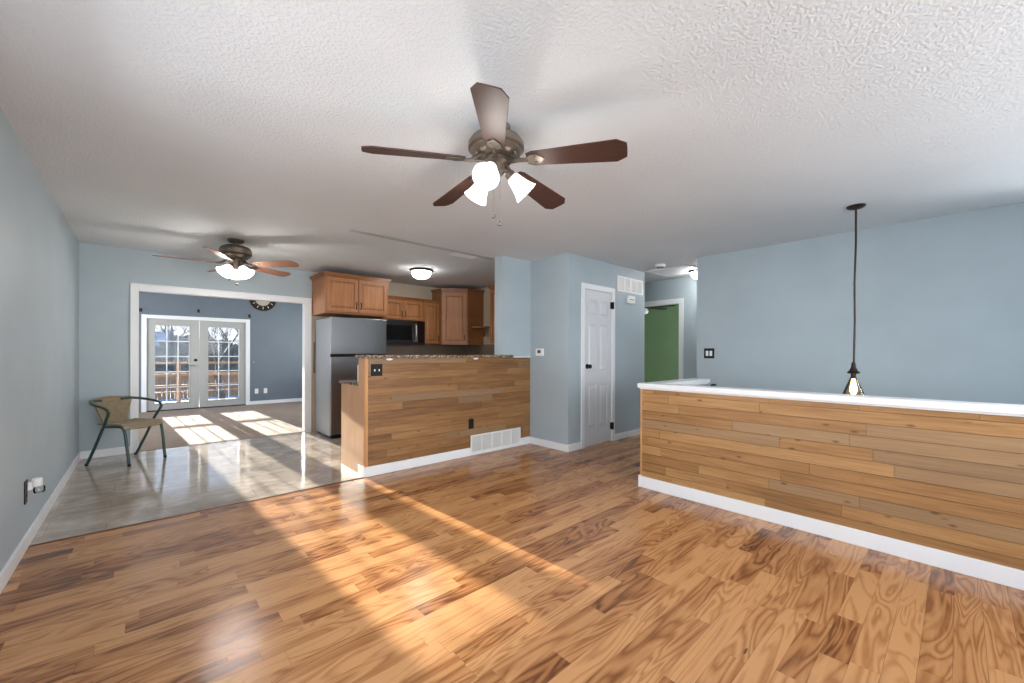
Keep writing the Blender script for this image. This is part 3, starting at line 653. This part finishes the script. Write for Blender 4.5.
# ------------------------------------------------------------------ kitchen
def shaker(name, parent, x0, x1, z0, z1, yf, handle=None, fr=.055, mw=None):
    """raised panel cabinet door facing -Y in parent space"""
    q = panel_slab(x0, x1, z0, z1, yf, .02, [(x0+fr, x1-fr, z0+fr, z1-fr)], .009, None)
    d = q.build(name, 'cab', parent)
    a, b, c, e = x0+fr, x1-fr, z0+fr, z1-fr
    multi('glaze_line', [((a, yf+.0075, c), (a+.008, yf+.0095, e)), ((b-.008, yf+.0075, c), (b, yf+.0095, e)), ((a, yf+.0075, c), (b, yf+.0095, c+.008)), ((a, yf+.0075, e-.008), (b, yf+.0095, e))], 'cabglaze', d)
    q = MB(); g = .010; h = .028
    A = [q.bm.verts.new((x, yf+.0093, z)) for x, z in ((a+g, c+g), (b-g, c+g), (b-g, e-g), (a+g, e-g))]; B = [q.bm.verts.new((x, yf+.002, z)) for x, z in ((a+h, c+h), (b-h, c+h), (b-h, e-h), (a+h, e-h))]
    for i in range(4): q.bm.faces.new((A[i], A[(i+1) % 4], B[(i+1) % 4], B[i]))
    q.bm.faces.new(B); q.bm.faces.new(A[::-1]); q.build('raised_panel', 'cab', d)
    if handle:
        hx, hz = handle
        q = MB(); q.tube([(hx, yf, hz-.05), (hx, yf-.022, hz-.042), (hx, yf-.028, hz), (hx, yf-.022, hz+.042), (hx, yf, hz+.05)], .007, 8); q.build('handle', 'bronze', d, smooth=True)
    return d
def crown(parent, x0, x1, y0, y1, z0, z1, out=.045, left=True, right=True, name='crown_molding'):
    q = MB(); n = 5
    for k in range(n):
        f = (k+1)/n; o_ = out*(f**1.3); a = z0+(z1-z0)*k/n; b = z0+(z1-z0)*(k+1)/n
        q.box((x0-(o_ if left else 0), y0-o_, a), (x1+(o_ if right else 0), y1, b))
    return q.build(name, 'cabdark', parent)
# over-fridge cabinet x 1.9..2.84, front y 6.02
CYF = 6.02
t = empty('wall_cabinet', (1.90, CYF, 1.775), 0, 'two-door wooden wall cabinet above the refrigerator', 'cabinet')
W, HH, D = .935, .525, YB-CYF-.003
box((0, .022, 0), (W, D, HH)).build('body', 'cab', t, bevel=.001)
shaker('cabinet_door', t, .012, W/2-.004, .03, HH-.006, .001, (W/2-.035, .13)); shaker('cabinet_door', t, W/2+.004, W-.012, .03, HH-.006, .001, (W/2+.035, .13))
box((0, .014, 0), (W, .0225, .028)).build('face_rail', 'cabdark', t)
crown(t, 0, W, 0.005, D, HH, HH+.055)
# over-range cabinet x 2.87..3.63
UY = 6.325
t = empty('wall_cabinet', (2.87, UY, 1.765), 0, 'short two-door wooden cabinet above the microwave', 'cabinet')
W, HH, D = .757, .36, YB-UY-.003
box((0, .022, 0), (W, D, HH)).build('body', 'cab', t, bevel=.001)
shaker('cabinet_door', t, .012, W/2-.004, .015, HH-.03, .001, (W/2-.03, .10), .048); shaker('cabinet_door', t, W/2+.004, W-.012, .015, HH-.03, .001, (W/2+.03, .10), .048)
multi('face_rail', [((0, .014, HH-.028), (W, .0225, HH))], 'cabdark', t)
crown(t, 0, W, .005, D, HH, HH+.03, .02, False, False)
# narrow tall cabinet right of microwave x 3.63..4.0
t = empty('wall_cabinet', (3.632, UY, 1.37), 0, 'narrow single-door wooden cabinet between microwave and corner cabinet', 'cabinet')
W, HH = .365, .755
box((0, .022, 0), (W, D, HH)).build('body', 'cab', t, bevel=.001)
shaker('cabinet_door', t, .015, W-.045, .012, HH-.03, .001, (W-.07, .10), .048)
multi('face_rail', [((0, .014, HH-.028), (W, .0225, HH)), ((W-.043, .014, 0), (W, .0225, HH-.028))], 'cabdark', t)
crown(t, 0, W, .005, D, HH, HH+.03, .02, False, False)
# corner cabinet (diagonal)
t = empty('corner_cabinet', (4.0, 6.02, 1.36), 0, 'tall diagonal corner wall cabinet with one knotty door', 'cabinet')
HH = .97
P0 = (0.0, .30); P1 = (.36, 0.0)
poly = [P0, P1, (.727, 0.0), (.727, .627), (0, .627)]
q = MB(); q.prism(poly, 0, HH); q.build('body', 'cabdark', t, bevel=.001)
q = MB()
for k in range(4):
    o_ = .038*((k+1)/4)**1.2; q.prism([(P0[0]-o_, P0[1]-o_*.45), (P1[0]-o_*.45, P1[1]-o_), (.727, -o_), (.727, .627), (-o_, .627)], HH+.012*k, HH+.012*(k+1))
q.build('crown_molding', 'cabdark', t)
dl = math.hypot(.36, .30); ang = math.atan2(-.30, .36)
dd = empty('diag', (0, 0, 0)); bpy.data.objects.remove(dd)
d = shaker('cabinet_door', t, .02, dl-.02, .015, HH-.03, -.022, (dl-.05, .13), .055)
mt = Matrix.Translation((P0[0], P0[1], 0)) @ Matrix.Rotation(ang, 4, 'Z')
d.matrix_local = mt
# quarter shelf on the corner cabinet's side
t = empty('corner_shelf', (4.40, 6.017, 1.62), 0, 'small curved wooden shelf on the side of the corner cabinet', 'shelf')
q = MB(); q.prism([(0.05, 0), (.05, -.06), (.10, -.16), (.2, -.22), (.325, -.24), (.325, 0)], 0.05, .075); q.build('shelf_board', 'cabdark', t, bevel=.002)
q = MB(); q.prism([(0, 0), (.20, 0), (.20, -.16), (.17, -.16), (.12, -.07), (.05, -.02)], -.01, .01, Matrix.Translation((.20, 0, .05)) @ Matrix.Rotation(-PI/2, 4, 'Z') @ Matrix.Rotation(PI/2, 4, 'X')); q.build('bracket', 'cabglaze', t)
# right wall cabinet
t = empty('wall_cabinet', (4.73, 4.08, 1.375), 0, 'wooden wall cabinet mostly hidden behind the blue wall end', 'cabinet')
box((-.31, 0, 0), (-.003, 1.35, .93)).build('body', 'cab', t, bevel=.001)
for k in range(3):
    d = shaker('cabinet_door', t, 0, .435, .012, .90, -.02, (.40, .12), .05); d.matrix_local = Matrix.Translation((-.312, 1.342-.448*k, 0)) @ Matrix.Rotation(-PI/2, 4, 'Z')
q = MB()
for k in range(4): o_ = .04*((k+1)/4); q.box((-.33-o_, 0, .93+.013*k), (-.003, 1.35+o_*.3, .93+.013*(k+1)))
q.build('crown_molding', 'cabdark', t)
# refrigerator
FY = 5.88
t = empty('refrigerator', (1.925, FY, .002), 0, 'stainless steel top-freezer refrigerator beside the cased opening', 'refrigerator')
W, D = .82, .70
box((.004, .065, .03), (W-.004, D, 1.70)).build('body', 'steelside', t, bevel=.006)
box((0, 0, 1.185), (W, .06, 1.71)).build('freezer_door', 'steel', t, bevel=.008)
box((0, 0, .055), (W, .06, 1.150)).build('refrigerator_door', 'steel', t, bevel=.008)
box((.01, .03, 1.150), (W-.01, .06, 1.185)).build('handle_recess', 'black', t)
box((.02, .03, .0), (W-.02, .3, .055)).build('kick_grille', 'black', t)
for a_ in (.03, .75):
    for b_ in (.35, .62): box((a_, b_, 0), (a_+.04, b_+.04, .03)).build('foot', 'black', t)
box((.01, .005, 1.71), (.09, .07, 1.72)).build('hinge_cover', 'black', t, bevel=.002)
# microwave
MY = 6.26
t = empty('microwave', (2.875, MY, 1.345), 0, 'black stainless over-range microwave under the short cabinet', 'microwave')
W, HH = .748, .415
box((0, .03, 0), (W, YB-MY-.003, HH)).build('body', 'blacksteel', t, bevel=.002)
q = panel_slab(.0, .60, .035, HH-.003, .0, .03, [(.035, .50, .075, HH-.09)], .004, None); dd = q.build('door', 'blacksteel', t)
box((.035, .0035, .075), (.50, .0048, HH-.09)).build('window', 'mwglass', dd)
q = MB(); q.tube([(.56, 0, .06), (.56, -.035, .075), (.56, -.042, .20), (.56, -.035, HH-.075), (.56, 0, HH-.06)], .011, 10); q.build('handle', 'chrome', dd, smooth=True)
box((.605, .001, .035), (W, .03, HH-.003)).build('control_panel', 'mwglass', t, bevel=.002)
multi('vent_strip', [((0, .003, 0), (W, .03, .032))], 'blacksteel', t)
# peninsula base cabinet with end panel + lower counter
t = empty('base_cabinet', (XP0, 4.041, .002), 0, 'low base cabinet with plain light oak end panel behind the bar', 'cabinet')
box((.012, 0, .10), (2.2, .46, .875)).build('body', 'cab', t); box((.05, 0, 0), (2.2, .40, .10)).build('toe_kick', 'cabglaze', t)
multi('end_panel', [((-.006, 0, 0), (.012, .485, .875))], 'endwood', t, .001)
for k in range(4):
    d = shaker('cabinet_door', t, 0, .5, .12, .86, -.021, (.46, .68)); d.matrix_local = Matrix.Translation((.55+.54*k, .461, 0)) @ Matrix.Rotation(PI, 4, 'Z')
q = MB(); q.box((XP0-.025, 4.041, .878), (3.8, 4.555, .908)); tag(q.build('countertop', 'granite', bevel=.004), 'low speckled granite counter on the cabinet behind the bar', 'countertop')
q = MB(); q.box((1.560, YP-.028, PZ+.002), (3.52, 3.884, PZ+.034)); q.box((1.560, 3.884, PZ+.002), (3.343, 4.065, PZ+.034))
bmesh.ops.remove_doubles(q.bm, verts=q.bm.verts, dist=.0001)
t = q.build('bar_top', 'granite', bevel=.004); tag(t, 'raised speckled granite bar top along the board-clad wall', 'countertop')
for x in (1.84, 2.93):
    q = MB(); q.lathe([(0, 0), (.035, 0), (.035, .008), (.0, .010)], 20, zmat((0, -1, 0), (x, YP-.002, PZ-.010)) @ Matrix.Diagonal((1, .32, 1, 1)))
    tag(q.build('support_plug', 'white'), 'pale oval wood plug under the bar top, '+('left one near the switch' if x < 2 else 'right one above the outlet'), 'plug')
t = empty('wall_outlet', (XP0+.001, 4.065, 1.0), 0, 'white outlet box on the kitchen side of the bar end', 'outlet')
box((-.006, -.024, -.085), (.05, 0.02, .085)).build('box', 'white', t, bevel=.003)

# ------------------------------------------------------------------ wall clock and hooks in far room
t = empty('wall_clock', (2.065, YF, 2.46), 0, 'round dark-rimmed wall clock high on the slate wall', 'clock')
mm = zmat((0, -1, 0))
q = MB(); q.lathe([(.155, 0), (.265, 0), (.275, .012), (.262, .030), (.20, .032), (.158, .022), (.155, .01)], 48, mm); q.build('rim', 'bronze', t, smooth=True)
q = MB(); q.lathe([(0, .006), (.158, .006), (.158, .012), (0, .012)], 40, mm); q.build('face', 'beige', t)
q = MB()
for k in range(12):
    a = 2*PI*k/12; q.box((-.006, -.034, .185), (.006, -.030, .235), Matrix.Rotation(a, 4, 'Y'))
q.build('hour_marks', 'white', t)
multi('hands', [((-.004, -.017, 0), (.004, -.014, .12)), ((-.09, -.017, -.004), (0, -.014, .004))], 'black', t)
for x, z, lb in ((-.05, 2.055, 'left'), (.867, 2.10, 'middle'), (1.80, 2.05, 'right')):
    q = MB(); q.tube([(x, YF, z), (x, YF-.05, z), (x, YF-.06, z+.03)], .009, 8); q.box((x-.022, YF-.006, z-.035), (x+.022, YF, z+.035))
    tag(q.build('curtain_hook', 'nail'), 'small black curtain rod hook above the french doors, %s one' % lb, 'hook', None)

# ------------------------------------------------------------------ bistro chair
def sm(pts, n=6):
    P = [Vector(p) for p in pts]; out = []
    for i in range(len(P)-1):
        p0 = P[max(i-1, 0)]; p1 = P[i]; p2 = P[i+1]; p3 = P[min(i+2, len(P)-1)]
        for k in range(n):
            t_ = k/n; out.append(.5*((2*p1)+(-p0+p2)*t_+(2*p0-5*p1+4*p2-p3)*t_*t_+(-p0+3*p1-3*p2+p3)*t_**3))
    out.append(P[-1]); return out
t = empty('bistro_chair', (-.115, 6.195, .002), math.atan2(-.776, .63), 'woven rattan bistro chair with dark green tube frame in the corner', 'chair')
for s in (-1, 1):
    q = MB(); q.tube(sm([(-.245, s*.10, .675), (-.225, s*.20, .675), (-.12, s*.275, .655), (.03, s*.285, .625), (.085, s*.275, .58), (.045, s*.262, .50), (0.0, s*.255, .42), (-.11, s*.25, .21), (-.225, s*.245, .012)]), .0138, 10)
    q.build('arm_and_rear_leg', 'greenmetal', t, smooth=True)
    q = MB(); q.tube(sm([(-.06, s*.185, .405), (.06, s*.193, .412), (.15, s*.193, .405), (.19, s*.193, .33), (.235, s*.19, .012)]), .0138, 10); q.build('front_leg', 'greenmetal', t, smooth=True)
    for (x, y) in ((-.228, s*.245), (.237, s*.19)):
        q = MB(); q.lathe([(0, 0), (.015, 0), (.015, .022), (.012, .026), (0, .026)], 12, Matrix.Translation((x, y, 0))); q.build('foot_cap', 'black', t)
def seat(u, v):
    y = (u-.5)*2; w_ = .205-.015*(1-v); x = -.165+.355*v
    z = .425+.012*math.cos(y*PI/2)*-1+.008 - (.045*((v-.86)/.14)**2 if v > .86 else 0)
    return (x, y*w_, z)
q = MB(); q.grid(seat, 12, 14, .016); q.build('seat', 'rattan', t, smooth=True)
def back(u, v):
    y = (u-.5)*2; w_ = .125+.080*v**1.3; z = .43+.255*v + .012*(1-y*y)*v; x = -.19-.065*v - .035*(1-y*y)*1 + .03*abs(y)**2*v
    return (x, y*w_, z)
q = MB(); q.grid(back, 12, 10, .014); q.build('backrest', 'rattan', t, smooth=True)
q = MB(); q.tube(sm([(-.235, -.21, .678), (-.275, -.10, .692), (-.29, 0, .697), (-.275, .10, .692), (-.235, .21, .678)]), .014, 8); q.build('top_roll', 'rattan', t, smooth=True)

# ------------------------------------------------------------------ outdoors
st('ground', (-40, YF+.13, -1.0), (45, 80, -.9), 'snow')
t = empty('deck', (0, YF+.13, -.12), 0, 'wooden deck platform outside the french doors', 'deck')
q = MB()
for k in range(20): q.box((-2.5, .14*k+.004, 0), (4.5, .14*k+.134, .04))
q.build('deck_boards', 'deck', t); multi('joists', [((x, 0, -.78), (x+.05, 2.7, 0)) for x in (-2.4, -.6, 1.2, 3.0, 4.4)], 'deck', t)
t = empty('deck_railing', (0, 13.5, -.08), 0, 'weathered wooden deck railing with horizontal rails', 'railing')
for z0_, z1_ in ((.99, 1.04), (.68, .75), (.43, .46), (.26, .29)): box((-2.5, -.02, z0_), (4.5, .02, z1_)).build('rail', 'deck', t)
for x in (-2.4, -.9, .62, 2.05, 3.5): box((x, .021, 0), (x+.09, .11, .99)).build('post', 'deck', t)
t = empty('shed', (-2.5, 48, -.9), 0, 'distant tan house with grey roof behind the deck', 'house')
box((-4, 0, 0), (4.3, 5, 2.5)).build('walls', 'shed', t); q = MB(); q.prism([(-3.2, 0), (3.2, 0), (0, 1.6)], -4.3, 4.6, Matrix(((0, 0, 1, 0), (1, 0, 0, 2.5), (0, 1, 0, 2.5), (0, 0, 0, 1)))); q.build('roof', 'roof', t)
multi('window', [((-1.6, -.03, .9), (-.4, 0, 1.9)), ((1.6, -.03, .9), (2.8, 0, 1.9))], 'slate', t)
t = empty('wood_fence', (0, 24, -.9), 0, 'low wooden board fence beyond the deck', 'fence')
q = MB()
for k in range(-60, 80): q.box((k*.15, 0, 0), (k*.15+.14, .02, 1.05))
q.build('fence_boards', 'deck', t); multi('fence_rail', [((-9, .02, .3), (12, .06, .38)), ((-9, .02, .85), (12, .06, .93))], 'deck', t)
t_ = None
for i_, (x, y, rx, hz) in enumerate(((-5.2, 41, 3.2, 2.6), (3.2, 41, 3.2, 3.3), (11.2, 41, 3.4, 3.0))):
    q = MB(); bmesh.ops.create_icosphere(q.bm, subdivisions=5, radius=1)
    from mathutils import noise as mn
    for v in q.bm.verts:
        n_ = mn.noise(v.co*3.5+Vector((i_*9, 0, 0)))*.22+mn.noise(v.co*9)*.14+mn.noise(v.co*22)*.08
        v.co = Vector((v.co.x*rx, v.co.y*1.4, max(v.co.z, -.4)*hz*.72+hz*.28))*(1+n_)
    o = q.build('shrub', 'evergreen', loc=(x, y, -.95)); tag(o, 'grey-green leafy shrub mass behind the bare trees outside, '+('left one', 'middle one', 'right one')[i_], 'shrub')
def tree(x, y, h, seed, label):
    rg = random.Random(seed); q = MB()
    def br_(p, d, L, r, dep):
        pts = [p]; rr = [r]; n = 4
        for i in range(n):
            d = (d+Vector((rg.uniform(-.18, .18), rg.uniform(-.18, .18), rg.uniform(-.04, .14)))).normalized(); p = p+d*(L/n); pts.append(p); rr.append(r*(1-.5*(i+1)/n))
        q.tube(pts, rr, 5, False)
        if dep > 0:
            for i in range(rg.randint(4, 5)):
                k = rg.randint(1, n); dd_ = (d+Vector((rg.uniform(-1, 1), rg.uniform(-1, 1), rg.uniform(-.1, .7)))).normalized()
                br_(pts[k], dd_, L*rg.uniform(.45, .7), rr[k]*.6, dep-1)
    br_(Vector((0, 0, 0)), Vector((0, 0, 1)), h*.5, .028*h, 4)
    o = q.build('bare_tree', 'bark', loc=(x, y, -.9)); tag(o, label, 'tree', 'bare trees beyond the deck'); return o
LB = 'leafless tree in the snowy garden seen through the french doors'
for (x, y, h, sd) in ((.3, 30.5, 4.3, 21), (3.1, 30.2, 4.4, 23), (6.0, 30.5, 4.4, 24), (-2.6, 31.5, 4.4, 25), (1.6, 35.5, 4.9, 26), (4.6, 35.6, 4.9, 27), (2.15, 18.2, 4.6, 4), (3.6, 22.5, 6, 5), (9.6, 31, 6, 6), (3.0, 58, 8, 3), (9, 58, 8, 12)):
    tree(x, y, h, sd, LB)
